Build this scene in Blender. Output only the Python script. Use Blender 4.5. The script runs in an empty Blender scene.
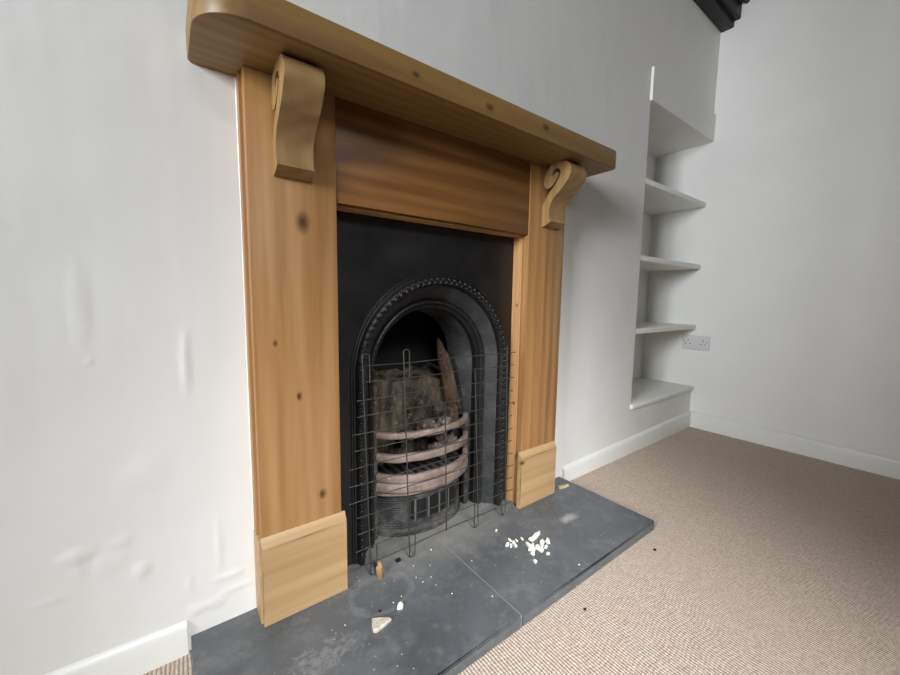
import bpy, bmesh, math, random
from mathutils import Vector, Matrix, noise
from mathutils.geometry import tessellate_polygon
random.seed(7)
S = bpy.context.scene
COL = S.collection
PI = math.pi

# ------------------------------------------------------------------ materials
def lin(c):
    c /= 255.0
    return c / 12.92 if c <= 0.04045 else ((c + 0.055) / 1.055) ** 2.4
def rgb(r, g, b): return (lin(r), lin(g), lin(b), 1)

class NT:
    def __init__(s, name, origin=(0, 0, 0)):
        s.o = origin
        s.m = bpy.data.materials.new(name); s.m.use_nodes = True
        s.t = s.m.node_tree; s.t.nodes.clear()
        s.out = s.n('ShaderNodeOutputMaterial'); s.b = s.n('ShaderNodeBsdfPrincipled')
        s.l(s.b.outputs[0], s.out.inputs[0])
        s.co = s.n('ShaderNodeTexCoord').outputs['Object']
    def n(s, t, **k):
        x = s.t.nodes.new(t)
        for a, v in k.items(): setattr(x, a, v)
        return x
    def l(s, a, b): s.t.links.new(a, b)
    def put(s, sock, v):
        if hasattr(v, 'is_output'): s.l(v, sock)
        else: sock.default_value = v
    def map(s, v, scale=(1, 1, 1), loc=(0, 0, 0), rot=(0, 0, 0)):
        x = s.n('ShaderNodeMapping'); s.put(x.inputs[0], v)
        x.inputs['Location'].default_value = loc; x.inputs['Rotation'].default_value = rot
        x.inputs['Scale'].default_value = scale
        return x.outputs[0]
    def noise(s, v, scale, detail=4, rough=.5, dist=0):
        x = s.n('ShaderNodeTexNoise'); s.put(x.inputs['Vector'], v)
        x.inputs['Scale'].default_value = scale; x.inputs['Detail'].default_value = detail
        x.inputs['Roughness'].default_value = rough; x.inputs['Distortion'].default_value = dist
        return x.outputs[0]
    def ramp(s, f, stops):
        x = s.n('ShaderNodeValToRGB'); s.put(x.inputs[0], f)
        e = x.color_ramp.elements
        while len(e) < len(stops): e.new(0.5)
        for i, (p, c) in enumerate(stops):
            e[i].position = p; e[i].color = c if not isinstance(c, (int, float)) else (c, c, c, 1)
        return x.outputs[0]
    def mix(s, f, a, b, mode='MIX'):
        x = s.n('ShaderNodeMix', data_type='RGBA', blend_type=mode)
        s.put(x.inputs[0], f); s.put(x.inputs[6], a); s.put(x.inputs[7], b)
        return x.outputs[2]
    def math(s, op, a, b=None, clamp=False):
        x = s.n('ShaderNodeMath', operation=op); x.use_clamp = clamp
        s.put(x.inputs[0], a)
        if b is not None: s.put(x.inputs[1], b)
        return x.outputs[0]
    def spot(s, c, radii, soft=.5):
        """1 inside an ellipsoid at c, fading to 0 at its rim"""
        sc = tuple(1.0 / r for r in radii)
        v = s.map(s.co, sc, tuple(-(c[i] - s.o[i]) * sc[i] for i in range(3)))
        x = s.n('ShaderNodeVectorMath', operation='LENGTH'); s.l(v, x.inputs[0])
        return x.outputs['Value']
    def bump(s, h, strength=.3, dist=.01, prev=None):
        x = s.n('ShaderNodeBump'); s.put(x.inputs['Height'], h)
        x.inputs['Strength'].default_value = strength; x.inputs['Distance'].default_value = dist
        if prev is not None: s.l(prev, x.inputs['Normal'])
        return x.outputs[0]
    def done(s, col, rough=.5, normal=None, metal=0, spec=.5):
        s.put(s.b.inputs['Base Color'], col); s.put(s.b.inputs['Roughness'], rough)
        s.b.inputs['Metallic'].default_value = metal
        s.b.inputs['Specular IOR Level'].default_value = spec
        if normal is not None: s.l(normal, s.b.inputs['Normal'])
        return s.m

def mat_plaster(name, col=(232, 231, 228), rough=.6, bs=.13):
    n = NT(name)
    a = n.noise(n.co, 5, 3, .5); b = n.noise(n.co, 38, 3, .6); c = n.noise(n.map(n.co, (14, 14, 2.2)), 1, 2, .5)
    h = n.math('ADD', n.math('MULTIPLY', a, 1.2), n.math('ADD', n.math('MULTIPLY', b, .10), n.math('MULTIPLY', c, .5)))
    cc = n.mix(n.ramp(a, [(.3, 0), (.7, 1)]), rgb(*[x - 4 for x in col]), rgb(*col))
    return n.done(cc, rough, n.bump(h, bs, .02), spec=.35)

def mat_paint(name, col, rough=.4):
    n = NT(name)
    b = n.noise(n.co, 30, 3, .5)
    return n.done(n.mix(b, rgb(*[x - 5 for x in col]), rgb(*col)), rough, n.bump(b, .06, .01), spec=.4)

def mat_wood(name, axis, light, mid, dark, knots=(), seed=0.0, rough=.42):
    n = NT(name, (.655, -.03, 0))
    st = [26, 26, 26]; st[axis] = 1.3
    lo = [4.5, 4.5, 4.5]; lo[axis] = .55
    base = n.map(n.co, (1, 1, 1), (seed, seed * 1.7, seed * .6))
    kd = None
    for (c, r) in knots:
        rr = [r, r, r]; rr[axis] = r * 1.5
        d = n.spot(c, rr)
        kd = d if kd is None else n.math('MINIMUM', kd, d)
    warp = n.noise(n.map(base, lo), 1, 3, .5)
    # cathedral rings
    w = n.n('ShaderNodeTexWave', wave_type='RINGS', rings_direction='XYZ'[axis], wave_profile='SIN')
    wl = [5.0, 5.0, 5.0]; wl[axis] = .45
    v = n.map(base, wl)
    if kd is not None:
        infl = n.ramp(kd, [(.0, 1), (1.0, 0)])
        add = n.n('ShaderNodeVectorMath', operation='ADD'); n.l(v, add.inputs[0])
        cx = n.n('ShaderNodeCombineXYZ')
        for i in range(3): n.l(n.math('MULTIPLY', infl, .12), cx.inputs[i])
        n.l(cx.outputs[0], add.inputs[1]); v = add.outputs[0]
    n.l(v, w.inputs['Vector']); w.inputs['Scale'].default_value = 2.6
    w.inputs['Distortion'].default_value = 5.0; w.inputs['Detail'].default_value = 2.5
    w.inputs['Detail Scale'].default_value = .9
    fine = n.noise(n.map(base, st), 1.6, 4, .6)
    f = n.math('ADD', n.math('MULTIPLY', w.outputs['Fac'], .16), n.math('ADD', n.math('MULTIPLY', fine, .52), n.math('MULTIPLY', warp, .45)))
    col = n.ramp(f, [(.28, rgb(*dark)), (.52, rgb(*mid)), (.80, rgb(*light))])
    if kd is not None:
        kj = n.math('ADD', kd, n.math('MULTIPLY', n.math('SUBTRACT', fine, .5), .7))
        km = n.ramp(kj, [(.18, 1), (.55, 0)])
        halo = n.ramp(kj, [(.45, .55), (1.5, 0)])
        col = n.mix(halo, col, rgb(*[x * .78 for x in dark]))
        col = n.mix(km, col, rgb(84, 52, 34))
    nrm = n.bump(fine, .08, .004)
    return n.done(col, n.ramp(fine, [(.2, rough - .06), (.8, rough + .1)]), nrm, spec=.4)

def mat_iron(name, col=(17, 17, 18), dust=0.0, rough=.36, bs=.15):
    n = NT(name)
    a = n.noise(n.co, 9, 5, .6); b = n.noise(n.co, 160, 2, .5)
    c = n.mix(n.ramp(a, [(.35, 0), (.75, 1)]), rgb(*col), rgb(*[x + 9 for x in col]))
    if dust:
        d = n.noise(n.co, 17, 6, .7)
        c = n.mix(n.math('MULTIPLY', n.ramp(d, [(.45, 0), (.75, 1)]), dust), c, rgb(128, 124, 118))
    return n.done(c, n.ramp(a, [(.3, rough), (.8, rough + .18)]), n.bump(n.math('ADD', a, n.math('MULTIPLY', b, .4)), bs, .004), spec=.5)

def mat_slate(origin):
    n = NT('slate', origin)
    a = n.noise(n.co, 6, 6, .65, .4); b = n.noise(n.map(n.co, (1, 1, 1), (3.1, 1.2, 0)), 22, 5, .7); c = n.noise(n.co, 90, 3, .6)
    col = n.mix(n.ramp(a, [(.3, 0), (.7, 1)]), rgb(74, 77, 80), rgb(98, 101, 104))
    # chalky scuffs
    col = n.mix(n.ramp(b, [(.50, 0), (.78, .38)]), col, rgb(140, 140, 138))
    # soot dust spilling out of the hearth opening
    d = n.math('ADD', n.spot((.66, .02, 0), (.40, .20, .3)), n.math('MULTIPLY', n.math('SUBTRACT', b, .5), 1.6))
    col = n.mix(n.ramp(d, [(.35, .8), (1.15, 0)]), col, rgb(134, 132, 126))
    # ring-shaped scuff and the powder smear
    r = n.math('ADD', n.spot((.405, -.135, 0), (.085, .062, .3)), n.math('MULTIPLY', n.math('SUBTRACT', b, .5), .8))
    col = n.mix(n.ramp(r, [(.72, 0), (.95, .38), (1.22, 0)]), col, rgb(128, 130, 130))
    r = n.math('ADD', n.spot((1.055, -.205, 0), (.055, .022, .3)), n.math('MULTIPLY', n.math('SUBTRACT', b, .5), 2.2))
    col = n.mix(n.ramp(r, [(.2, .75), (1.1, 0)]), col, rgb(172, 170, 165))
    r = n.math('ADD', n.spot((.235, -.215, 0), (.10, .045, .3)), n.math('MULTIPLY', n.math('SUBTRACT', c, .5), 3.2))
    col = n.mix(n.ramp(r, [(.1, .5), (.7, 0)]), col, rgb(140, 142, 142))
    # white specks of plaster
    vo = n.n('ShaderNodeTexVoronoi'); n.l(n.co, vo.inputs['Vector']); vo.inputs['Scale'].default_value = 62
    gate = n.math('MULTIPLY', n.math('LESS_THAN', vo.outputs['Distance'], .075), n.math('GREATER_THAN', n.noise(n.co, 7, 2), .53))
    col = n.mix(gate, col, rgb(196, 196, 190))
    return n.done(col, n.ramp(a, [(.3, .42), (.7, .6)]), n.bump(n.math('ADD', a, n.math('MULTIPLY', c, .25)), .22, .006), spec=.45)

def mat_carpet():
    n = NT('carpet')
    wob = n.noise(n.co, 30, 2, .5)
    sx = n.n('ShaderNodeSeparateXYZ'); n.l(n.co, sx.inputs[0])
    x = n.math('ADD', sx.outputs[0], n.math('MULTIPLY', wob, .004))
    rib = n.math('ABSOLUTE', n.math('SINE', n.math('MULTIPLY', x, PI / .0072)))
    row = n.math('FLOOR', n.math('DIVIDE', x, .0072))
    y = n.math('ADD', sx.outputs[1], n.math('MULTIPLY', n.math('SINE', n.math('MULTIPLY', row, 12.9)), .006))
    loop = n.math('ABSOLUTE', n.math('SINE', n.math('MULTIPLY', y, PI / .0085)))
    h = n.math('ADD', n.math('MULTIPLY', rib, .75), n.math('ADD', n.math('MULTIPLY', loop, .16), n.math('MULTIPLY', n.noise(n.co, 260, 2), .35)))
    f = n.noise(n.co, 150, 3, .6); g = n.noise(n.co, 3, 2)
    col = n.mix(n.ramp(f, [(.3, 0), (.7, 1)]), rgb(173, 156, 140), rgb(210, 195, 179))
    col = n.mix(n.math('MULTIPLY', g, .25), col, rgb(176, 157, 143))
    return n.done(col, .95, n.bump(h, .8, .004), spec=.1)

def mat_rusty(name):
    n = NT(name)
    a = n.noise(n.co, 14, 6, .65); b = n.noise(n.co, 60, 3, .6)
    c = n.mix(n.ramp(a, [(.3, 0), (.7, 1)]), rgb(100, 84, 76), rgb(156, 138, 127))
    c = n.mix(n.ramp(b, [(.58, 0), (.75, .5)]), c, rgb(196, 184, 174))
    return n.done(c, .6, n.bump(n.math('ADD', a, n.math('MULTIPLY', b, .5)), .3, .004), spec=.4)

def mat_sooty(name, c0, c1, c2):
    n = NT(name)
    a = n.noise(n.map(n.co, (1, 1, .35)), 22, 5, .65); b = n.noise(n.co, 70, 4, .6)
    c = n.mix(n.ramp(a, [(.35, 0), (.65, 1)]), rgb(*c0), rgb(*c1))
    c = n.mix(n.ramp(b, [(.58, 0), (.78, .8)]), c, rgb(*c2))
    return n.done(c, .9, n.bump(n.math('ADD', a, b), .5, .008), spec=.2)

def mat_flat(name, col, rough=.5, metal=0):
    n = NT(name)
    f = n.noise(n.co, 80, 3)
    return n.done(n.mix(f, rgb(*[max(0, x - 8) for x in col]), rgb(*col)), rough, n.bump(f, .1, .002), metal)

M = {}
M['wall'] = mat_plaster('wall_plaster')
M['ceil'] = mat_plaster('ceiling_plaster', (236, 235, 232))
M['dim_panelling'] = mat_wood('dim_unseen_panelling', 2, (128, 104, 82), (108, 86, 66), (86, 66, 50), [], 9.0)  # dark finish invented for unseen ceiling and front wall, to cut bounce light
M['trim'] = mat_paint('trim_gloss_paint', (232, 232, 228), .34)
M['shelfpaint'] = mat_paint('shelf_paint', (234, 234, 229), .4)
P_L, P_M, P_D = (182, 141, 94), (159, 116, 70), (127, 87, 49)
M['wood_leg_l'] = mat_wood('pine_left_leg', 2, P_L, P_M, P_D, [((.261, -.06, .877), .019), ((.291, -.06, .259), .015), ((.20, -.06, .62), .006), ((.245, -.06, .50), .008)], 1.3)
M['wood_leg_r'] = mat_wood('pine_right_leg', 2, P_L, P_M, P_D, [((.968, -.04, .18), .012)], 4.4)
M['wood_frieze'] = mat_wood('pine_frieze', 0, (146, 103, 58), (114, 75, 37), (82, 51, 24), [], 2.2)  # frieze pine darkened, part of the shelf's shade put into its colour
M['wood_shelf'] = mat_wood('pine_shelf', 0, (146, 116, 70), (124, 95, 54), (98, 72, 40), [((.666, -.198, 1.177), .016), ((.872, -.198, 1.186), .015), ((.458, -.198, 1.18), .010)], 6.1)
M['wood_plinth'] = mat_wood('pine_plinth', 0, (190, 159, 117), (174, 142, 101), (150, 117, 78), [((.965, -.073, .165), .011)], 8.7)
M['wood_corbel'] = mat_wood('pine_corbel', 2, (164, 133, 90), (147, 116, 75), (126, 96, 58), [], 3.3)
M['wood_slip'] = mat_wood('pine_slip', 2, (214, 168, 118), (198, 150, 100), (176, 126, 80), [((.9705, -.02, .36), .006), ((.9705, -.02, .70), .006)], 5.2)
M['iron'] = mat_iron('blackleaded_iron')
M['iron_dusty'] = mat_iron('dusty_iron', (40, 40, 40), .6, .55, .25)
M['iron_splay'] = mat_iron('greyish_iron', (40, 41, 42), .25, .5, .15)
M['soot_and_shade'] = mat_flat('soot_and_shade', (9, 8, 8), .95)
M['fireback'] = mat_sooty('sooty_fireback', (30, 26, 22), (104, 94, 80), (160, 152, 138))
M['brick'] = mat_sooty('broken_firebrick', (46, 37, 33), (92, 73, 60), (140, 116, 94))
M['ash'] = mat_sooty('ash_rubble', (58, 51, 46), (104, 93, 86), (190, 180, 170))
M['rust'] = mat_rusty('burnt_bar')
M['slate'] = mat_slate((.65, -.19, -.031)); M['slate_in'] = mat_slate((.655, .05, 0))
M['carpet'] = mat_carpet()
M['wire'] = mat_flat('steel_wire', (84, 82, 78), .5, .6)
M['beam'] = mat_flat('black_beam_paint', (17, 18, 17), .5)
M['socket'] = mat_paint('socket_plastic', (214, 210, 212), .35)
M['hole'] = mat_flat('dark_slot', (45, 43, 44), .7)
M['screw'] = mat_flat('screw_metal', (150, 148, 146), .4, .8)
M['flake'] = mat_flat('plaster_flake', (238, 234, 222), .8)
M['chip'] = mat_sooty('plaster_chip', (176, 168, 152), (206, 198, 182), (222, 216, 202))
M['leaf'] = mat_sooty('curled_scrap', (96, 66, 42), (184, 154, 112), (222, 200, 160))
M['straw'] = mat_sooty('straw_splinter', (164, 148, 100), (206, 192, 146), (226, 216, 180))
M['dust_edge'] = mat_flat('dusty_edge', (104, 102, 98), .7)
M['mortar'] = mat_flat('pale_joint', (150, 140, 126), .9)
M['caulk'] = mat_flat('white_filler', (240, 239, 235), .5)

# ------------------------------------------------------------------ object helpers
def wloc(o):
    v = Vector((0, 0, 0))
    while o: v += o.location; o = o.parent
    return v
def obj(name, bm, m, parent=None, smooth=False, label=None, ang=None, loc=None):
    """bm is in world coordinates"""
    me = bpy.data.meshes.new(name)
    off = wloc(parent) if parent else (Vector(loc) if loc else Vector((0, 0, 0)))
    bmesh.ops.translate(bm, verts=bm.verts, vec=-off)
    bmesh.ops.recalc_face_normals(bm, faces=bm.faces)
    bm.to_mesh(me); bm.free()
    o = bpy.data.objects.new(name, me); COL.objects.link(o)
    for x in (m if isinstance(m, (list, tuple)) else [m]): me.materials.append(x)
    if smooth:
        me.shade_smooth()
        if ang: me.set_sharp_from_angle(angle=math.radians(ang))
    if parent: o.parent = parent
    elif loc: o.location = loc
    if label: o['label'] = label
    return o
def thing(name, label, cat, loc, group=None):
    o = bpy.data.objects.new(name, None); COL.objects.link(o); o.location = loc
    o.empty_display_size = .05
    return tag(o, label, cat, group)
def tag(o, label, cat, group=None):
    o['label'] = label; o['category'] = cat
    if group: o['group'] = group
    return o
def struct(name, bm, m, smooth=False, ang=None):
    o = obj(name, bm, m, None, smooth, None, ang); o['kind'] = 'structure'; return o

def box(bm, x0, x1, y0, y1, z0, z1, bev=0, seg=2):
    t = bmesh.new()
    bmesh.ops.create_cube(t, size=1)
    for v in t.verts:
        v.co = Vector((x0 + (v.co.x + .5) * (x1 - x0), y0 + (v.co.y + .5) * (y1 - y0), z0 + (v.co.z + .5) * (z1 - z0)))
    if bev: bmesh.ops.bevel(t, geom=t.edges[:], offset=bev, segments=seg, profile=.5, affect='EDGES')
    join(bm, t)
def join(bm, t):
    mp = {v: bm.verts.new(v.co) for v in t.verts}
    for f in t.faces:
        try: bm.faces.new([mp[v] for v in f.verts])
        except ValueError: pass
    t.free()
def prism(bm, pts, to3, a, b, bev=0):
    """extrude a closed 2-D outline between a and b; to3(u, v, w) places a point"""
    tris = tessellate_polygon([[Vector((p[0], p[1], 0)) for p in pts]])
    A = [bm.verts.new(to3(p[0], p[1], a)) for p in pts]; B = [bm.verts.new(to3(p[0], p[1], b)) for p in pts]
    for t in tris:
        bm.faces.new([A[i] for i in t]); bm.faces.new([B[i] for i in reversed(t)])
    n = len(pts)
    for i in range(n):
        j = (i + 1) % n
        bm.faces.new((A[i], A[j], B[j], B[i]))
def tube(bm, pts, r, seg=8, caps=True):
    pts = [Vector(p) for p in pts]; rings = []
    up = None
    for i, p in enumerate(pts):
        d = (pts[min(i + 1, len(pts) - 1)] - pts[max(i - 1, 0)]).normalized()
        if up is None:
            up = Vector((0, 0, 1)) if abs(d.z) < .9 else Vector((1, 0, 0))
        a = d.cross(up).normalized(); b = a.cross(d).normalized(); up = b
        rr = r[i] if isinstance(r, (list, tuple)) else r
        rings.append([bm.verts.new(p + a * rr * math.cos(2 * PI * k / seg) + b * rr * math.sin(2 * PI * k / seg)) for k in range(seg)])
    for i in range(len(rings) - 1):
        for k in range(seg):
            bm.faces.new((rings[i][k], rings[i][(k + 1) % seg], rings[i + 1][(k + 1) % seg], rings[i + 1][k]))
    if caps: bm.faces.new(rings[0][::-1]); bm.faces.new(rings[-1])
def loft(bm, rows, closed_u=False):
    R = [[bm.verts.new(p) for p in r] for r in rows]
    for i in range(len(R) - 1):
        n = len(R[i])
        for k in range(n if closed_u else n - 1):
            bm.faces.new((R[i][k], R[i][(k + 1) % n], R[i + 1][(k + 1) % n], R[i + 1][k]))
    return R
def lump(bm, c, size, seed, sub=2, amp=.35, rot=None, freq=1.6):
    t = bmesh.new(); bmesh.ops.create_icosphere(t, subdivisions=sub, radius=1)
    for v in t.verts:
        k = 1 + amp * (noise.noise(v.co * freq + Vector((seed * 3.1, seed * 1.7, seed)))) * 1.4
        q = v.co * k
        # squarish, broken facets
        q = Vector([math.copysign(abs(x) ** .8, x) for x in q])
        q = Vector((q.x * size[0], q.y * size[1], q.z * size[2]))
        if rot: q = rot @ q
        v.co = q + Vector(c)
    join(bm, t)
def smooth_path(pts, corners=(), n=4, closed=True):
    """Catmull-Rom through pts, keeping the listed indices sharp"""
    out = []; L = len(pts)
    for i in range(L if closed else L - 1):
        p0, p1, p2, p3 = [Vector(pts[(i + k) % L]).to_2d() for k in (-1, 0, 1, 2)]
        m1 = (p2 - p0) * .5 if i not in corners else (p2 - p1)
        m2 = (p3 - p1) * .5 if (i + 1) % L not in corners else (p2 - p1)
        for k in range(n):
            t = k / n
            out.append(tuple((2*t**3-3*t*t+1)*p1 + (t**3-2*t*t+t)*m1 + (-2*t**3+3*t*t)*p2 + (t**3-t*t)*m2))
    return out

# ------------------------------------------------------------------ room
ZF = -.031            # carpet level (the hearth top is z = 0)
XW = 2.5325           # right wall
XN = 1.818            # left side of the alcove
ND = .30              # alcove depth
XL, YR, ZC = -2.4, -2.4, 2.45
ZS = .217; ZL = 1.62

bm = bmesh.new(); box(bm, XL - .2, XW + .1, YR - .2, .4, ZF - .12, ZF)
struct('floor', bm, M['carpet'])
bm = bmesh.new(); box(bm, XL - .2, XW + .1, YR - .2, .4, ZC, ZC + .12)
struct('ceiling', bm, M['dim_panelling'])

def relief(x, z):
    """plaster unevenness of the wall left of the surround, metres towards the room"""
    h = .0014 * noise.noise(Vector((x * 5, z * 4, .3))) + .0003 * noise.noise(Vector((x * 17, z * 13, 2.3)))
    def blister(cx, cz, rx, rz, a):
        d = math.hypot((x - cx) / rx, (z - cz) / rz)
        d += .35 * noise.noise(Vector((x * 45, z * 45, 5.1)))
        return .45 * a * max(0, 1 - d * d) ** 1.5 if d < 1 else 0
    h += blister(-.134, .246, .030, .020, .0065) + blister(-.045, .180, .020, .024, .006)
    h += blister(-.075, .250, .024, .016, .003) + blister(-.088, .215, .030, .026, .0035) + blister(-.13, .215, .018, .012, .002)
    h += blister(.045, .585, .010, .075, .005) + blister(.085, .18, .008, .075, .0045)
    h += blister(-.10, .70, .02, .10, .002) + blister(-.095, .60, .008, .008, .003) + blister(.10, .105, .045, .010, .004)
    h += blister(.06, .055, .05, .016, .005) + blister(.115, .07, .05, .009, .004) + blister(-.19, .82, .02, .006, .002)
    h += blister(.03, .12, .009, .02, .003) + blister(-.17, .18, .04, .012, .0025) + blister(-.03, .38, .05, .05, .002)
    return h
bm = bmesh.new()
TH = .34
box(bm, XL - .2, .3368, 0, TH, ZF, ZC)
box(bm, .3368, .9732, 0, TH, .9295, ZC)
box(bm, .9732, XN, 0, TH, ZF, ZC)
box(bm, XN, XW, 0, TH, ZF, .192)
box(bm, XN, XW, 0, TH, ZL, ZC)
box(bm, XN, XW, ND, TH, .192, ZL)
px0, px1, pz0, pz1 = -.50, .20, ZF, 1.30
nx, nz = 140, 260
rows = []
for j in range(nz + 1):
    z = pz0 + (pz1 - pz0) * j / nz
    r = []
    for i in range(nx + 1):
        x = px0 + (px1 - px0) * i / nx
        e = min(1, (x - px0) / .12, (pz1 - z) / .15)
        r.append((x, -max(0, .0045 + relief(x, z)) * e + .0004, z))
    rows.append(r)
loft(bm, rows)
struct('wall_back', bm, M['wall'], True, 35)

bm = bmesh.new(); box(bm, XW, XW + .1, YR - .1, TH, ZF, ZC); struct('wall_right', bm, M['wall'])
F0, F1, G0, G1 = -.50, .60, 1.25, 2.35
bm = bmesh.new()
box(bm, XL, F0, YR - .1, YR, ZF, ZC); box(bm, F1, XW, YR - .1, YR, ZF, ZC); box(bm, F0, F1, YR - .1, YR, ZF, G0); box(bm, F0, F1, YR - .1, YR, G1, ZC)
box(bm, -.72, -.60, YR, -1.00, ZF, ZC)  # unseen wall stub, added to shade the right wall and carpet
struct('wall_front', bm, M['dim_panelling'])
WY0, WY1, WZ0, WZ1 = -1.70, -.75, 1.05, 2.25
bm = bmesh.new()
box(bm, XL - .15, XL, YR, WY0, ZF, ZC); box(bm, XL - .15, XL, WY1, 0, ZF, ZC)
box(bm, XL - .15, XL, WY0, WY1, ZF, WZ0); box(bm, XL - .15, XL, WY0, WY1, WZ1, ZC)
struct('wall_left', bm, M['wall'])
bm = bmesh.new()
fx0, fx1 = XL - .10, XL - .06
for (a, b, c, d) in ((WY0, WY0 + .05, WZ0, WZ1), (WY1 - .05, WY1, WZ0, WZ1), (WY0, WY1, WZ0, WZ0 + .05), (WY0, WY1, WZ1 - .05, WZ1), ((WY0 + WY1) / 2 - .02, (WY0 + WY1) / 2 + .02, WZ0, WZ1)):
    box(bm, fx0, fx1, a, b, c, d, .004)
struct('unseen_window_1', bm, M['trim'])  # unseen window, invented to set the light's direction from the left

bm = bmesh.new()
for (a, b, c, d) in ((F0, F0 + .05, G0, G1), (F1 - .05, F1, G0, G1), (F0, F1, G0, G0 + .05), (F0, F1, G1 - .05, G1)):
    box(bm, a, b, YR - .08, YR - .04, c, d, .004)
struct('added_window_2', bm, M['trim'])  # unseen window, added as an outlet for the front light

# skirting boards: a flat face under a sloping top
def skirt(name, a, b, along, tw0, tw1):
    """a..b along the wall; tw = height of the top at either end"""
    bm = bmesh.new(); rows = []
    N = 24
    for i in range(N + 1):
        t = i / N; p = a + (b - a) * t; tw = tw0 + (tw1 - tw0) * t
        prof = [(.001, ZF), (-.013, ZF), (-.013, tw - .017), (-.011, tw - .011), (-.005, tw - .002), (.001, tw)]
        rows.append([(p, y, z) if along == 'x' else (XW + y, p, z) for y, z in prof])
    R = loft(bm, rows, True)
    bm.faces.new(R[0]); bm.faces.new(R[-1][::-1])
    return struct(name, bm, M['trim'], True, 50)
skirt('baseboard_left', XL, .021, 'x', .112, .042)
skirt('baseboard_back', 1.2900, XW, 'x', .037, .064)
skirt('baseboard_right', YR, -.0125, 'y', .040, .068)
# board over the alcove, standing proud of the wall
bm = bmesh.new(); box(bm, 1.810, XW, -.011, .001, ZL, 1.763, .002); struct('trim_1', bm, M['wall'])
# filler along the back edge of the left leg
bm = bmesh.new(); prism(bm, [(.1545, -.006), (.1515, -.0035), (.1545, -.0035)], lambda u, v, w: (u, v, w), .0, 1.154); struct('trim_2', bm, M['caulk'])

# black beam along the top of the fireplace wall
t = thing('ceiling_beam', 'black painted beam running along the top of the white wall', 'beam', (0, 0, 2.19))
bm = bmesh.new()
pr = [(.0, ZC), (.0, 2.197), (-.004, 2.191), (-.056, 2.190), (-.061, 2.194), (-.061, ZC)]
prism(bm, pr, lambda u, v, w: (w, u, v), XL, XW); obj('main_timber', bm, M['beam'], t)
bm = bmesh.new()
pr = [(-.061, ZC), (-.061, 2.219), (-.084, 2.218), (-.089, 2.224), (-.089, 2.29), (-.105, 2.295), (-.105, ZC)]
prism(bm, pr, lambda u, v, w: (w, u, v), XL, XW); obj('stepped_moulding', bm, M['beam'], t)
bm = bmesh.new(); tube(bm, [(XL, -.112, 2.292), (XW, -.112, 2.292)], .013, 16); obj('round_bead', bm, M['beam'], t, True, None, 40)

# ------------------------------------------------------------------ alcove shelves
def shelf_board(z, th, front, labeltxt, x0=XN, nose=0.0, tilt=0.0):
    bm = bmesh.new(); box(bm, x0, XW, front, ND, z - th, z, .004 if not nose else .006, 3)
    if nose: pass
    o = obj('alcove_shelf', bm, M['shelfpaint'], None, True, None, 40, (XN, 0, z))
    return tag(o, labeltxt, 'shelf', 'white shelves in the alcove')
shelf_board(1.290, .025, .002, 'topmost white alcove shelf, level with the mantel, its underside in view')
shelf_board(.938, .026, .002, 'white alcove shelf second from the top, seen nearly edge on')
shelf_board(.586, .025, .002, 'white alcove shelf just above the double wall socket')
shelf_board(ZS, .025, -.014, 'lowest white alcove shelf, a sill with a nosing above the skirting', 1.812, .01)

# ------------------------------------------------------------------ double socket
t = thing('double_socket', 'white double electrical socket on the right wall beside the lower alcove shelves', 'socket', (XW, -.004, .437))
y0, y1, z0, z1 = -.077, .069, .437, .523
bm = bmesh.new(); box(bm, XW - .009, XW, y0, y1, z0, z1, .003, 3); obj('faceplate', bm, M['socket'], t, True, None, 40)
def slot(cy, cz, w, h):
    bm = bmesh.new(); box(bm, XW - .0096, XW - .006, cy - w / 2, cy + w / 2, cz - h / 2, cz + h / 2); obj('pin_slot', bm, M['hole'], t)
for cy in (.036, -.044):
    slot(cy, .493, .0042, .0085); slot(cy + .0115, .472, .0066, .0042); slot(cy - .0115, .472, .0066, .0042)
for cy in (.056, -.064):
    bm = bmesh.new(); tube(bm, [(XW - .0098, cy, .485), (XW - .006, cy, .485)], .0032, 12); obj('screw', bm, M['screw'], t)

# ------------------------------------------------------------------ hearth
HX0, HX1, HY, HB = .027, 1.2740, -.382, .30
t = thing('hearth', 'low dark slate hearth in two slabs, its pale joint running out from the grate', 'hearth', (.65, -.19, ZF))
def slab(x0, x1, jx0=0, jx1=0):
    bm = bmesh.new()
    pts = [(x0, 0), (x0 + jx0, HY), (x1 + jx1, HY), (x1, 0)]
    prism(bm, pts, lambda u, v, w: (u, v, w), ZF, 0)
    bm.verts.ensure_lookup_table()
    bmesh.ops.bevel(bm, geom=[e for e in bm.edges if abs(e.verts[0].co.y - HY) < .001 and abs(e.verts[1].co.y - HY) < .001 or (e.verts[0].co.z > -.001 and e.verts[1].co.z > -.001 and len(e.link_faces) == 2 and e.calc_face_angle(0) > .5)], offset=.0035, segments=2, affect='EDGES')
    return obj('slab', bm, M['slate'], t)
slab(HX0, .6385, 0, -.003); slab(.6405, HX1, -.003, 0)
bm = bmesh.new(); prism(bm, [(.6383, -.001), (.6353, HY + .002), (.6377, HY + .002), (.6407, -.001)], lambda u, v, w: (u, v, w), ZF + .002, -.0004); obj('joint', bm, M['mortar'], t)

# ------------------------------------------------------------------ pine surround
t = thing('fireplace_surround', 'pine fireplace surround with a deep mantel shelf and scrolled corbels', 'fireplace surround', (.655, -.03, 0))
YL = -.060; ZSH = 1.155; ZT = 1.2115
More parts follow.
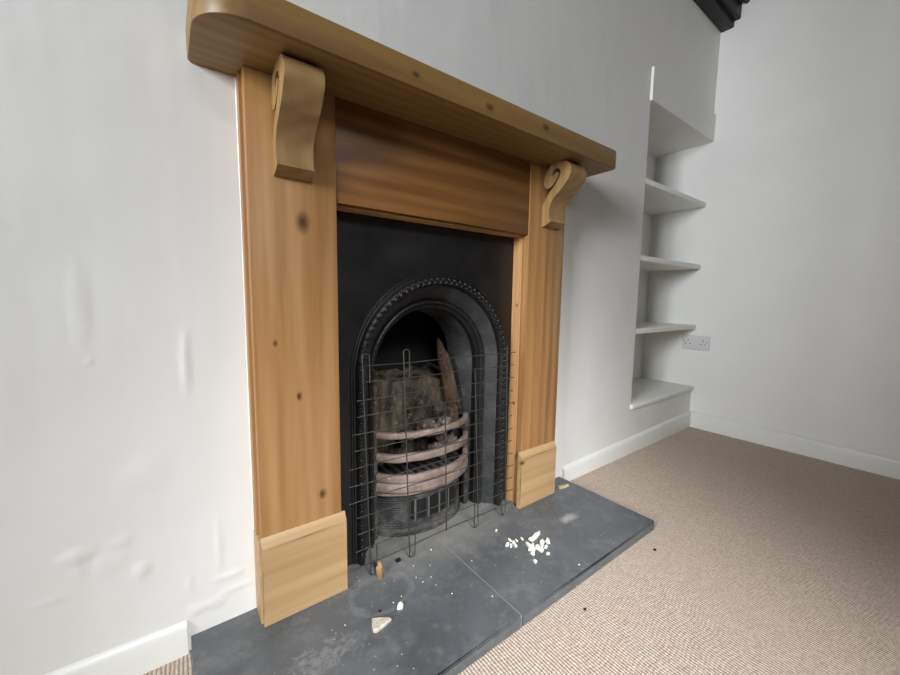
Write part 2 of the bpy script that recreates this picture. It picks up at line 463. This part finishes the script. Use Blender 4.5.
# legs
def leg(x0, x1, m, inner):
    bm = bmesh.new(); box(bm, x0, x1, YL, -.030, 0, ZSH, .0025, 2)
    box(bm, x0 - (.005 if inner > 0 else 0), x1 - (.003 if inner < 0 else 0), -.031, -.0, 0, ZSH, .0015, 2)
    return obj('leg', bm, m, t, True, None, 40)
leg(.159, .337, M['wood_leg_l'], 1); leg(.973, 1.157, M['wood_leg_r'], -1)
def plinth(x0, x1):
    bm = bmesh.new()
    pr = [(YL + .002, 0), (-.0745, 0), (-.0745, .178), (-.073, .1815), (-.0615, .199), (YL + .002, .199)]
    prism(bm, pr, lambda u, v, w: (w, u, v), x0, x1)
    if x0 < .5: box(bm, .1525, .162, -.0605, -.0005, 0, .192, .001, 1)
    bmesh.ops.bevel(bm, geom=[e for e in bm.edges if all(v.co.y < -.07 for v in e.verts)], offset=.0015, segments=2, affect='EDGES')
    return obj('plinth', bm, M['wood_plinth'], t, False, 'paler plinth block with a bevelled top')
plinth(.1565, .3445); plinth(.9600, 1.1490)
# plinth blocks return along the sides of the legs
# frieze
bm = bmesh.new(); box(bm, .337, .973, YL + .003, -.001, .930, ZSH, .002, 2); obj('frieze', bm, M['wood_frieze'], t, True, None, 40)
# backing strips lining the opening
bm = bmesh.new(); box(bm, .9705, .9735, -.0345, .0038, .0, .929, .0008, 1); obj('slip', bm, M['wood_slip'], t, True, None, 40)
bm = bmesh.new(); box(bm, .3365, .3395, -.0345, .0038, .0, .929, .0008, 1); obj('slip', bm, M['wood_slip'], t, True, None, 40)
bm = bmesh.new(); box(bm, .3395, .9705, -.0345, .0038, .9265, .931, .0008, 1); obj('slip', bm, M['wood_slip'], t, True, None, 40)
# mantel shelf: rounded front corners
def arc(cx, cy, r, a0, a1, n=12): return [(cx + r * math.cos(math.radians(a0 + (a1 - a0) * i / n)), cy + r * math.sin(math.radians(a0 + (a1 - a0) * i / n))) for i in range(n + 1)]
SX0, SX1, SY, RR = .074, 1.241, -.198, .020
plan = [(SX0 + .006, 0), (SX0, -.012)] + arc(SX0 + .075, SY + .075, .075, 180, 270, 16) + arc(SX1 - RR, SY + RR, RR, 270, 360, 14) + [(SX1, 0)]
bm = bmesh.new()
rows = []
cxm, cym = (SX0 + SX1) / 2, SY / 2
def inset(p, d):
    x = min(max(p[0], SX0 + .08), SX1 - .02); y = max(p[1], SY + (.08 if p[0] < .5 else .02))
    v = Vector((p[0] - x, p[1] - y))
    if v.length < 1e-6: return p
    v2 = v.normalized() * d
    return (p[0] - v2.x, p[1] - v2.y if p[1] < -.001 else p[1])
prof = [(.004, ZSH), (.001, ZSH + .001), (0, ZSH + .004), (0, ZT - .006), (.0015, ZT - .002), (.006, ZT)]
rows = [[(*inset(p, d), z) for p in plan] for d, z in prof]
R = loft(bm, rows, True)
for r, rev in ((R[0], True), (R[-1], False)):
    for tri in tessellate_polygon([[v.co for v in r]]):
        bm.faces.new([r[i] for i in tri])
obj('mantel_shelf', bm, M['wood_shelf'], t, True, None, 35)
# corbels: an S-band ending in a volute
OUT = [(.0585, .961), (.075, .965), (.0945, .976), (.088, .988), (.087, 1.014), (.094, 1.034), (.111, 1.053), (.135, 1.072), (.155, 1.094), (.1645, 1.108), (.1665, 1.122), (.160, 1.138), (.148, 1.150), (.125, 1.1548), (.098, 1.1548), (.080, 1.147), (.068, 1.129), (.062, 1.104), (.066, 1.089), (.075, 1.081), (.084, 1.0805), (.100, 1.089), (.111, 1.103), (.1175, 1.118), (.1135, 1.1245), (.105, 1.1215), (.0965, 1.114), (.0945, 1.121), (.098, 1.130), (.108, 1.137), (.120, 1.134), (.1265, 1.1195), (.119, 1.102), (.105, 1.085), (.088, 1.069), (.072, 1.050), (.0585, 1.027)]
outline = smooth_path(OUT, (0, 2, 20, 26, 36), 4)
def corbel(x0, x1):
    bm = bmesh.new()
    prism(bm, outline, lambda u, v, w: (w, -u, v), x0, x1)
    o = obj('corbel', bm, M['wood_corbel'], t, True, None, 35)
    bv = o.modifiers.new('arris', 'BEVEL'); bv.width = .0016; bv.segments = 2; bv.limit_method = 'ANGLE'; bv.angle_limit = math.radians(50)
    return o
corbel(.207, .279); corbel(1.035, 1.115)

# ------------------------------------------------------------------ cast iron insert
t = thing('fireplace_insert', 'black cast iron arched fireplace insert with bowed grate bars', 'fireplace', (.655, .05, 0))
CX, ZSP = .665, .518
NA = 44
YB = .004             # face of the cast front
def zspring(r): return .505 + (r - .204) * .18
def arch_row(r, y, zb=.0005):
    zs = zspring(r)
    row = [(CX - r, y, zb + (zs - zb) * i / 8) for i in range(8)]
    row += [(CX - r * math.cos(PI * i / NA), y, zs + r * math.sin(PI * i / NA)) for i in range(NA + 1)]
    row += [(CX + r, y, zs - (zs - zb) * (i + 1) / 8) for i in range(8)]
    return row
# front plate
bm = bmesh.new()
inner = arch_row(.266, YB)
PX0, PX1, PZ = .3375, .9725, .9285
zs0 = zspring(.266); outer = []
for k, (x, y, z) in enumerate(inner):
    if z <= zs0 + 1e-6: outer.append((PX0 if x < CX else PX1, y, z))
    else:
        dx, dz = x - CX, z - zs0
        s = min((PX1 - CX) / dx if dx > 1e-6 else 1e9, (CX - PX0) / -dx if dx < -1e-6 else 1e9, (PZ - zs0) / dz)
        outer.append((CX + dx * s, y, zs0 + dz * s))
back = [(x, .012, z) for (x, y, z) in outer]
loft(bm, [inner, outer, back])
# square the upper corners
for sx, X in ((-1, PX0), (1, PX1)):
    cand = [p for p in outer if abs(p[2] - PZ) < 1e-6 and (p[0] - CX) * sx > 0]
    side = [p for p in outer if abs(p[0] - X) < 1e-6 and p[2] > ZSP]
    a = max(cand, key=lambda p: abs(p[0] - CX)); b = max(side, key=lambda p: p[2])
    f = [bm.verts.new(q) for q in (a, (X, a[1], PZ), b)]; bm.faces.new(f)
obj('front_plate', bm, M['iron'], t, True, None, 30)
# outer moulding: three fine quirks and a carved roll
bm = bmesh.new()
pr = [(.2765, YB + .001), (.2760, YB - .0055), (.2738, -.0020), (.2733, .0005), (.2712, .0005), (.2707, -.0040), (.2680, -.0045), (.2675, -.0020), (.2655, -.0025), (.2640, -.0110), (.2600, -.0165), (.2550, -.0180), (.2500, -.0155), (.2465, -.0090), (.2450, -.0020), (.2440, .0080)]
loft(bm, [arch_row(r, y) for r, y in pr])
obj('arch_moulding', bm, M['iron'], t, True, None, 50)
# leaf-and-bead carving along the roll
def along_arch(r, step, zb=.0):
    ZS_ = zspring(r); L = ZS_ - zb; tot = 2 * L + PI * r; n = int(tot / step); out = []
    for i in range(n):
        s = (i + .5) * tot / n
        if s < L: out.append(((CX - r, zb + s), PI))
        elif s < L + PI * r:
            a = PI - (s - L) / r; out.append(((CX + r * math.cos(a), ZS_ + r * math.sin(a)), a))
        else: out.append(((CX + r, ZS_ - (s - L - PI * r)), 0))
    return out
def carve(r, y, step, size, sub=1, jitter=0, name='carving'):
    bm = bmesh.new()
    for k, ((x, z), a) in enumerate(along_arch(r, step, .02)):
        tmp = bmesh.new(); bmesh.ops.create_icosphere(tmp, subdivisions=sub, radius=1)
        tw = a + (.6 if k % 2 else -.6)
        for v in tmp.verts:
            q = Vector((v.co.x * size[0], v.co.y * size[1], v.co.z * size[2]))
            ca, sa = math.cos(tw), math.sin(tw)
            dr = jitter * (1 if k % 2 else -1)
            v.co = Vector((x + math.cos(a) * dr + q.x * ca - q.z * sa, y + q.y, z + math.sin(a) * dr + q.x * sa + q.z * ca))
        join(bm, tmp)
    return obj(name, bm, M['iron'], t, True)
carve(.2560, -.0165, .0100, (.0078, .0062, .0034), 2, .0030, 'leaf_carving')
# splayed panel between the mouldings
bm = bmesh.new()
pr = [(.2445, .0040), (.2430, .0060), (.2090, .0440), (.2080, .0500)]
loft(bm, [arch_row(r, y) for r, y in pr]); obj('splayed_arch', bm, M['iron_splay'], t, True, None, 40)
# inner moulding
bm = bmesh.new()
pr = [(.2095, .0500), (.2090, .0380), (.2065, .0345), (.2025, .0330), (.1990, .0355), (.1975, .0400), (.1965, .0440), (.1935, .0450), (.1925, .0485), (.1890, .0500), (.1885, .0740)]
loft(bm, [arch_row(r, y) for r, y in pr]); obj('inner_moulding', bm, M['iron'], t, True, None, 50)
carve(.2025, .0330, .0078, (.0038, .0040, .0027), 2, .0, 'bead_carving')
bm = bmesh.new(); box(bm, .3380, .9720, .0008, .335, ZF, -.0004); obj('back_hearth', bm, M['slate_in'], t)
# firebox cheeks, fireback and dark throat
def throat(r_side, r_top, y):
    a = arch_row(r_side, y); b = arch_row(r_top, y); out = []
    for p, q in zip(a, b):
        t = max(0, min(1, (p[2] - .50) / r_side)) ** .8
        out.append(tuple(p[i] + (q[i] - p[i]) * t for i in range(3)))
    return out
rows = [arch_row(.1890, .070), throat(.170, .184, .110), throat(.147, .180, .165)]
h = len(rows[0]) // 2
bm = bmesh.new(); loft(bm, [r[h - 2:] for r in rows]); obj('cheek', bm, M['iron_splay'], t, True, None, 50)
bm = bmesh.new(); loft(bm, [r[:h - 1] for r in rows]); obj('cheek', bm, M['soot_and_shade'], t, True)  # left cheek in black: its shade is put into the colour
bm = bmesh.new()
rows = []
for j in range(17):
    z = j * .44 / 16; r = []
    for i in range(41):
        u = -1 + 2 * i / 40
        x = CX + u * .158
        y = .188 - .05 * abs(u) ** 3 + .006 * math.sin(i * 1.05) + .006 * noise.noise(Vector((x * 30, z * 30, 1)))
        zz = z + (.02 * noise.noise(Vector((x * 25, 3, 1))) if j == 16 else 0)
        r.append((x, y, zz))
    rows.append(r)
rows.append([(x, y + .05, z + .012) for (x, y, z) in rows[-1]]); rows.append([(x, .29, z + .01) for (x, y, z) in rows[-1]])
loft(bm, rows); obj('fireback', bm, M['fireback'], t, True, None, 40)
bm = bmesh.new()
a, b, c, d = .3380, .9720, .013, .336
V = [bm.verts.new(p) for p in ((a, c, 0), (b, c, 0), (b, d, 0), (a, d, 0), (a, c, .926), (b, c, .926), (b, d, .926), (a, d, .926))]
for f in ((1, 2, 6, 5), (2, 3, 7, 6), (3, 0, 4, 7), (4, 5, 6, 7)): bm.faces.new([V[i] for i in f])
obj('flue', bm, M['soot_and_shade'], t)
# bowed bars
def bow(x0, x1, ye, ym, n=28):
    cx = (x0 + x1) / 2; out = []
    for i in range(n + 1):
        u = -1 + 2 * i / n
        out.append((cx + u * (x1 - x0) / 2, ym + (ye - ym) * (1 - math.sqrt(max(0, 1 - (u * .92) ** 2))) / (1 - math.sqrt(1 - .92 ** 2))))
    return out
def bar(zc, h, dep, x0, x1, ye, ym, m, name, sag=0):
    bm = bmesh.new(); rows = []
    P = bow(x0, x1, ye, ym)
    sec = [(-dep * .5, h * .22), (-dep * .42, h * .40), (-dep * .2, h * .5), (dep * .3, h * .5), (dep * .5, h * .3), (dep * .5, -h * .3), (dep * .3, -h * .5), (-dep * .2, -h * .5), (-dep * .42, -h * .40), (-dep * .5, -h * .22)]
    for i, (x, y) in enumerate(P):
        a = P[max(0, i - 1)]; b = P[min(len(P) - 1, i + 1)]
        tx = Vector((b[0] - a[0], b[1] - a[1])).normalized(); nx_, ny_ = -tx.y, tx.x   # towards the back
        wob = .0018 * noise.noise(Vector((x * 22, zc * 50, 0)))
        rows.append([(x + nx_ * o, y + ny_ * o + wob, zc + q + wob) for o, q in sec])
    R = loft(bm, rows, True); bm.faces.new(R[0][::-1]); bm.faces.new(R[-1])
    return obj(name, bm, m, t, True, None, 60)
for zc, h, ym in ((.321, .019, -.004), (.254, .025, -.008), (.192, .025, -.012), (.164, .030, -.014)):
    bar(zc, h, .018, .492, .823, .062, ym, M['rust'], 'grate_bar')
bar(.140, .010, .022, .492, .826, .076, .006, M['rust'], 'bottom_rail')
# fire bars of the bottom grate
for k in range(11):
    x = .515 + k * .0285; u = (x - CX) / .175
    ym = .012 + .05 * u * u
    bm = bmesh.new(); box(bm, x - .006, x + .006, ym, .165, .168, .186, .003, 2); obj('fire_bar', bm, M['iron_dusty'], t, True, None, 40)
# upright lug at the right end of the bars
for x in (.484, .829):
    bm = bmesh.new(); box(bm, x - .008, x + .008, .060, .080, .0, .335, .003, 2); obj('bar_post', bm, M['iron_dusty'], t, True, None, 40)
# reeded ash-pit cover
AX0, AX1 = .500, .816
def cover_pt(u, off, z):
    x = (AX0 + AX1) / 2 + u * (AX1 - AX0) / 2
    ymid, yend = .018, .088
    y = ymid + (yend - ymid) * (1 - math.sqrt(max(0, 1 - (u * .92) ** 2))) / (1 - math.sqrt(1 - .92 ** 2))
    return (x, y - off, z)
bm = bmesh.new()
prof = [(.012, .0005), (.012, .012), (.006, .016), (.004, .020)]
zz = .021
while zz < .127:
    prof += [(.0012, zz), (.0040, zz + .0020), (.0040, zz + .0042), (.0012, zz + .0062)]; zz += .0072
prof += [(.008, .132), (.008, .139), (-.012, .139)]
N = 40
rows = [[cover_pt(-1 + 2 * i / N, o, z) for i in range(N + 1)] for o, z in prof]
loft(bm, rows)
cover = obj('ash_cover', bm, M['iron_dusty'], t, True, None, 50)
# sliding vent: frame with four openings
def patch(u0, u1, z0, z1, o0, o1, m, name, n=8):
    bm = bmesh.new()
    pts = [(o0, z0), (o1, z0 + .001), (o1, z1 - .001), (o0, z1)]
    R = loft(bm, [[cover_pt(u0 + (u1 - u0) * i / n, o, z) for o, z in pts] for i in range(n + 1)])
    bm.faces.new(R[0]); bm.faces.new(R[-1][::-1])
    return obj(name, bm, m, cover, False)
patch(-.48, .66, .038, .116, .003, .0048, M['iron_dusty'], 'vent_plate', 16)
patch(-.50, .68, .110, .118, .004, .0085, M['iron_dusty'], 'vent_rim', 16)
patch(-.50, .68, .036, .044, .004, .0085, M['iron_dusty'], 'vent_rim', 16)
for u in (-.50, -.40, -.12, .14, .40, .66):
    patch(u, u + .018, .040, .114, .004, .0080, M['dust_edge'] if -.45 < u < .45 else M['iron_dusty'], 'vent_divider', 2)
for u in (-.475,):
    patch(u, u + .06, .046, .109, .0045, .0053, M['soot_and_shade'], 'vent_slot', 2)
for u in (-.36, -.08, .18, .43):
    patch(u, u + .20, .046, .109, .0045, .0052, M['iron'], 'vent_slot', 3)

# ------------------------------------------------------------------ rubble in the grate
def rubble(name, c, size, seed, m, label, cat, rot=None, amp=.35, sub=3, group=None, freq=1.6):
    bm = bmesh.new(); lump(bm, c, size, seed, sub, amp, rot, freq)
    o = obj(name, bm, m, None, True, None, 28, c)
    return tag(o, label, cat, group)
E3 = lambda x, y, z: Matrix.Rotation(math.radians(z), 3, 'Z') @ Matrix.Rotation(math.radians(y), 3, 'Y') @ Matrix.Rotation(math.radians(x), 3, 'X')
lean = Vector((.042, -.05, -.23)).normalized().to_track_quat('Z', 'X').to_matrix()
rubble('broken_firebrick', (.792, .122, .440), (.022, .014, .112), 2.2, M['brick'], 'long tan broken firebrick leaning up against the right cheek of the firebox', 'brick', lean, .45)
rubble('broken_firebrick', (.792, .098, .315), (.026, .020, .045), 5.2, M['brick'], 'short dusky brick stump standing behind the right end of the top grate bar', 'brick', E3(0, -8, 10), .34)
lumps = [((.737, .080, .290), (.030, .024, .040), 1.1, 'large pale ash lump behind the right half of the second grate bar'),
         ((.684, .100, .296), (.026, .024, .054), 3.4, 'tall grey ash lump standing at the middle of the grate'),
         ((.700, .050, .232), (.028, .020, .026), 6.3, 'low dusty ash lump resting just behind the third grate bar'),
         ((.628, .125, .270), (.024, .022, .066), 8.4, 'dark sooty rubble lump against the back of the firebox'),
         ((.768, .086, .232), (.022, .018, .032), 9.7, 'small brown rubble lump at the right end of the lower grate bars')]
for c, s, sd, lb in lumps: rubble('ash_rubble', c, s, sd, M['ash'], lb, 'rubble', E3(sd * 20, sd * 33, sd * 50), .4, 3, 'rubble in the grate', 2.2)

# ------------------------------------------------------------------ wire mesh guard
t = thing('wire_mesh_guard', 'panel of black welded wire mesh standing upright before the fire opening', 'fire guard', (.64, -.066, 0))
def gy(x, z): return -.066 - .020 * max(0, min(1, (x - .37) / .54)) * min(1, z / .55)
zs = [.553, .513, .471, .429, .387, .344, .300, .257, .213, .170, .126, .081, .038]
lx = [.391, .388, .376, .377, .365, .370, .356, .356, .354, .374, .376, .370, .362]
rx = [.902, .900, .900, .900, .909, .902, .909, .910, .917, .920, .923, .929, .926]
for k, (z, a, b) in enumerate(zip(zs, lx, rx)):
    bm = bmesh.new(); ph = random.random() * 6
    tube(bm, [(a + (b - a) * i / 12, gy(a + (b - a) * i / 12, z) + .0012 * math.sin(i * .7 + ph), z + .0010 * math.sin(i * .9 + ph)) for i in range(13)], .0012, 6)
    obj('horizontal_wire', bm, M['wire'], t, True, None, 60)
def vwire(xt, xb, zt, zb, hook_t=0, hook_b=0):
    pts = []
    X = lambda z: xt + (xb - xt) * (zt - z) / (zt - zb)
    P = lambda x, z: (x, gy(x, z) - .0024, z)
    if hook_t: pts += [P(X(zt) + hook_t, .512), P(X(zt) + hook_t, .54), P(X(zt) + hook_t * .95, zt - .004), P(X(zt) + hook_t * .5, zt)]
    for i in range(13):
        z = zt - (zt - zb) * i / 12
        if (hook_t and i == 0): z -= .004
        if (hook_b and i == 12): z += .004
        pts.append(P(X(z), z))
    if hook_b: pts += [P(xb + hook_b * .5, zb + .001), P(xb + hook_b * .95, zb + .005), P(xb + hook_b, .04), P(xb + hook_b, .083)]
    bm = bmesh.new(); tube(bm, pts, .0018, 6); obj('vertical_wire', bm, M['wire'], t, True, None, 60)
vwire(.390, .409, .585, .002, .019, .017)
vwire(.501, .525, .588, .002, .018, .017)
vwire(.634, .650, .425, .036)
vwire(.737, .776, .515, .002, 0, -.018)
vwire(.862, .895, .575, .002, 0, -.018)

# ------------------------------------------------------------------ debris on the hearth
def chip(name, pts, z0, th, m, label, cat, group=None, jag=.15):
    """thin broken flake: irregular polygon with a domed top"""
    cx = sum(p[0] for p in pts) / len(pts); cy = sum(p[1] for p in pts) / len(pts)
    bm = bmesh.new()
    rows = [[(x, y, z0) for x, y in pts], [(x, y, z0 + th * .6) for x, y in pts],
            [(cx + (x - cx) * .86, cy + (y - cy) * .86, z0 + th * (1 + jag * random.uniform(-1, 1))) for x, y in pts]]
    R = loft(bm, rows, True); bm.faces.new(R[0][::-1])
    for tri in tessellate_polygon([[v.co for v in R[2]]]): bm.faces.new([R[2][i] for i in tri])
    o = obj(name, bm, m, None, False, None, None, (cx, cy, z0))
    return tag(o, label, cat, group)
def blob(cx, cy, rx, ry, ang, n=9):
    out = []
    for i in range(n):
        a = 2 * PI * i / n; k = random.uniform(.72, 1.15)
        u, v = rx * k * math.cos(a), ry * k * math.sin(a)
        out.append((cx + u * math.cos(ang) - v * math.sin(ang), cy + u * math.sin(ang) + v * math.cos(ang)))
    return out
HEAP = 'plaster flakes on the right hearth slab'
SMALL = 'tiny cream plaster flake in the loose heap on the right hearth slab'
FL = [
('long cream plaster flake at the back of the heap on the right hearth slab', .006, [(0.8581, -0.204), (0.8716, -0.2045), (0.8941, -0.1973), (0.9171, -0.1994), (0.9078, -0.2071), (0.8802, -0.2153), (0.8598, -0.2178)]),
('largest jagged cream flake in the middle of the heap on the hearth', .006, [(0.8381, -0.2097), (0.8432, -0.2112), (0.8422, -0.2301), (0.8532, -0.225), (0.8561, -0.227), (0.8474, -0.2359), (0.8368, -0.2493), (0.8269, -0.2464), (0.8203, -0.2375), (0.8281, -0.2306)]),
('stubby cream flake just in front of the largest jagged flake', .005, [(0.8146, -0.2498), (0.8256, -0.2475), (0.8301, -0.2528), (0.8211, -0.2605), (0.8129, -0.2614)]),
('tapered cream flake touching the right side of the largest jagged flake', .006, [(0.8506, -0.2361), (0.8604, -0.2366), (0.8569, -0.2554), (0.8567, -0.2635), (0.8439, -0.2675), (0.8447, -0.257), (0.8435, -0.2437)]),
('broad cream flake between the long flake and the dimpled greyish flake', .007, [(0.8759, -0.2323), (0.8898, -0.2311), (0.8882, -0.2411), (0.8754, -0.2473), (0.8634, -0.2558), (0.8590, -0.2530), (0.8651, -0.2399)]),
('dimpled greyish flake at the right edge of the plaster heap', .005, [(0.8921, -0.2395), (0.9096, -0.2326), (0.907, -0.2434), (0.8968, -0.2538), (0.8886, -0.2524)]),
(SMALL, .005, [(0.8690, -0.2545), (0.8806, -0.2531), (0.8787, -0.2603), (0.8694, -0.2622), (0.8652, -0.2585)]),
('small cream flake lying alone at the front right of the plaster heap', .004, [(0.8496, -0.2768), (0.8577, -0.2758), (0.861, -0.2822), (0.8551, -0.2848), (0.8489, -0.2815)]),
('cream flake nearest the front edge of the hearth, apart from the heap', .004, [(0.7981, -0.2733), (0.8054, -0.2748), (0.8043, -0.2835), (0.7951, -0.2864), (0.7949, -0.2824)]),
('little oval cream flake between the left cluster and the long flake', .004, [(0.8436, -0.1845), (0.8487, -0.1845), (0.8449, -0.1968), (0.8406, -0.1982), (0.8409, -0.1917)]),
(SMALL, .004, [(0.8087, -0.1665), (0.8134, -0.1667), (0.8122, -0.1802), (0.8075, -0.1822), (0.8063, -0.1738)]),
('leftmost cream flake of the small cluster beside the plaster heap', .005, [(0.7801, -0.1836), (0.7928, -0.1774), (0.7994, -0.1821), (0.7894, -0.1902), (0.7808, -0.1892)]),
(SMALL, .005, [(0.7926, -0.1903), (0.7996, -0.1867), (0.7978, -0.1962), (0.7901, -0.2005), (0.7872, -0.1971)]),
(SMALL, .005, [(0.8076, -0.1836), (0.8173, -0.1839), (0.8135, -0.1922), (0.8058, -0.1933), (0.805, -0.1884)]),
(SMALL, .005, [(0.8023, -0.1951), (0.8109, -0.1947), (0.8074, -0.2073), (0.7985, -0.2065)]),
(SMALL, .004, [(0.8232, -0.1814), (0.829, -0.1823), (0.8255, -0.1919), (0.8213, -0.1911)]),
('small white flake below the right end of the mesh guard', .004, [(0.8049, -0.1147), (0.8134, -0.111), (0.814, -0.1163), (0.8028, -0.1204)]),
]
for lb, th, pts in FL: chip('plaster_flake', pts, 0, th, M['flake'], lb, 'flake', HEAP)
chip('plaster_chip', [(0.353, -0.192), (0.3664, -0.1998), (0.3873, -0.2137), (0.3887, -0.2185), (0.3716, -0.2235), (0.3482, -0.2276), (0.3425, -0.2224), (0.3444, -0.2124)], 0, .008, M['chip'], 'large triangular beige plaster chip on the left hearth slab', 'plaster chip', None, .06)
chip('plaster_crumb', [(0.4145, -0.1965), (0.4216, -0.1892), (0.4272, -0.1904), (0.43, -0.1994), (0.4242, -0.2049), (0.4177, -0.2037), (0.4135, -0.2001)], 0, .008, M['flake'], 'bright white plaster crumb behind the triangular beige chip', 'crumb')
chip('wood_splinter', [(1.1983, -0.0519), (1.2228, -0.0563), (1.2475, -0.065), (1.2369, -0.0747), (1.2095, -0.0723), (1.1897, -0.0667)], 0, .005, M['straw'], 'yellowish splinter on the hearth beside the right plinth block', 'splinter')
# curled scrap standing on edge by the left foot of the guard
bm = bmesh.new()
rows = []
for i in range(9):
    s = i / 8; hgt = .004 + .030 * s
    wv = .010 * math.sin(PI * (.18 + .75 * s)) + .001
    rows.append([(.4265 + .008 * s + u * wv * .9, -.092 + .020 * s + .006 * (u * u) - .003 * math.sin(5 * s), hgt - .004 + .0015 * math.sin(9 * u + 4 * s)) for u in (-1, -.5, 0, .5, 1)])
back = [[(x, y + .0035, z) for x, y, z in r] for r in rows]
R = [a + b[::-1] for a, b in zip(rows, back)]
R2 = loft(bm, R, True); bm.faces.new(R2[0][::-1]); bm.faces.new(R2[-1])
o = obj('curled_scrap', bm, M['leaf'], None, True, None, 45, (.4265, -.092, 0))
tag(o, 'curled brown and tan scrap on the hearth by the left foot of the mesh guard', 'scrap')
for (x, y, r, m, nm, lb, ct) in [(.379, -.1812, .0032, 'soot_and_shade', 'coal_crumb', 'tiny black crumb between the brown scrap and the triangular chip', 'crumb'),
                         (.4939, -.0598, .0075, 'soot_and_shade', 'coal_crumb', 'black coal crumb under the bottom left wires of the mesh guard', 'crumb'),
                         (1.169, -.432, .0045, 'soot_and_shade', 'coal_crumb', 'black crumb lying on the carpet just off the right front corner of the hearth', 'crumb'),
                         (.801, -.437, .0035, 'soot_and_shade', 'coal_crumb', 'tiny black crumb on the carpet close along the front edge of the right hearth slab', 'crumb')]:
    zz = 0 if y > HY else ZF
    bm = bmesh.new(); lump(bm, (x, y, zz + r * .6), (r, r * .8, r * .6), x * 10, 2, .3)
    tag(obj(nm, bm, M[m], None, False, None, None, (x, y, zz)), lb, ct)
SPK = 'pinhead white plaster speck scattered on the dark hearth'
for (x, y) in [(.5019, -.1393), (.5076, -.1623), (.5345, -.1603), (.5299, -.1898), (.5183, -.0985), (.556, -.123), (.4159, -.1765), (.441, -.1719), (.5938, -.0721), (.8884, -.3585), (1.2683, -.0569), (.6593, -.1754), (.545, -.236), (.30, -.17), (.62, -.30)]:
    r = random.uniform(.0014, .0023)
    bm = bmesh.new(); lump(bm, (x, y, r * .6), (r, r, r * .7), x * 9, 1, .3)
    tag(obj('plaster_speck', bm, M['flake'], None, False, None, None, (x, y, 0)), SPK, 'speck', 'plaster specks on the hearth')

# ------------------------------------------------------------------ light
w = bpy.data.worlds.new('sky'); S.world = w; w.use_nodes = True
w.node_tree.nodes['Background'].inputs[0].default_value = (.75, .86, 1, 1)
w.node_tree.nodes['Background'].inputs[1].default_value = 1.0
def daylight(loc, aim, sx, sy, energy, color, spread=180):
    L = bpy.data.lights.new('unseen_daylight', 'AREA'); L.shape = 'RECTANGLE'
    L.size = sx; L.size_y = sy; L.energy = energy; L.color = color; L.spread = math.radians(spread)
    lo = bpy.data.objects.new('unseen_daylight', L); COL.objects.link(lo)
    lo.location = loc
    d = (Vector(aim) - Vector(loc)).normalized()
    lo.rotation_euler = d.to_track_quat('-Z', 'Y').to_euler()
# unseen lamps: daylight from the left, and added light from behind the camera
daylight((XL - .2, (WY0 + WY1) / 2, (WZ0 + WZ1) / 2), (2.5, -.40, 1.0), 1.0, 1.2, 55, (.92, .965, 1.0), 90)
daylight(((F0 + F1) / 2, YR - .25, (G0 + G1) / 2 + .1), (.66, -.55, 0), .8, .9, 11.5, (.97, .985, 1.0), 44)  # added lamp, narrowed to brighten the carpet before the hearth

# ------------------------------------------------------------------ camera
cam = bpy.data.cameras.new('camera'); co = bpy.data.objects.new('camera', cam); COL.objects.link(co)
cam.sensor_fit = 'HORIZONTAL'; cam.sensor_width = 36; cam.lens = 376.5965 / 900 * 36
cam.clip_start = .01
yaw, pit, rol = -.6429, -.1034, .0149
fw = Vector((-math.sin(yaw) * math.cos(pit), math.cos(yaw) * math.cos(pit), math.sin(pit)))
r0 = Vector((math.cos(yaw), math.sin(yaw), 0)); u0 = r0.cross(fw)
R_ = r0 * math.cos(rol) + u0 * math.sin(rol); U_ = -r0 * math.sin(rol) + u0 * math.cos(rol)
co.matrix_world = Matrix(((R_.x, U_.x, -fw.x, .0223), (R_.y, U_.y, -fw.y, -.9104), (R_.z, U_.z, -fw.z, .72), (0, 0, 0, 1)))
S.camera = co

vs = S.view_settings
vs.view_transform = 'Standard'; vs.look = 'None'; vs.gamma = 1; vs.use_curve_mapping = False; vs.exposure = 0.0
S.cycles.use_denoising = True
S.cycles.max_bounces = 10; S.cycles.diffuse_bounces = 8
S.cycles.sample_clamp_indirect = 8
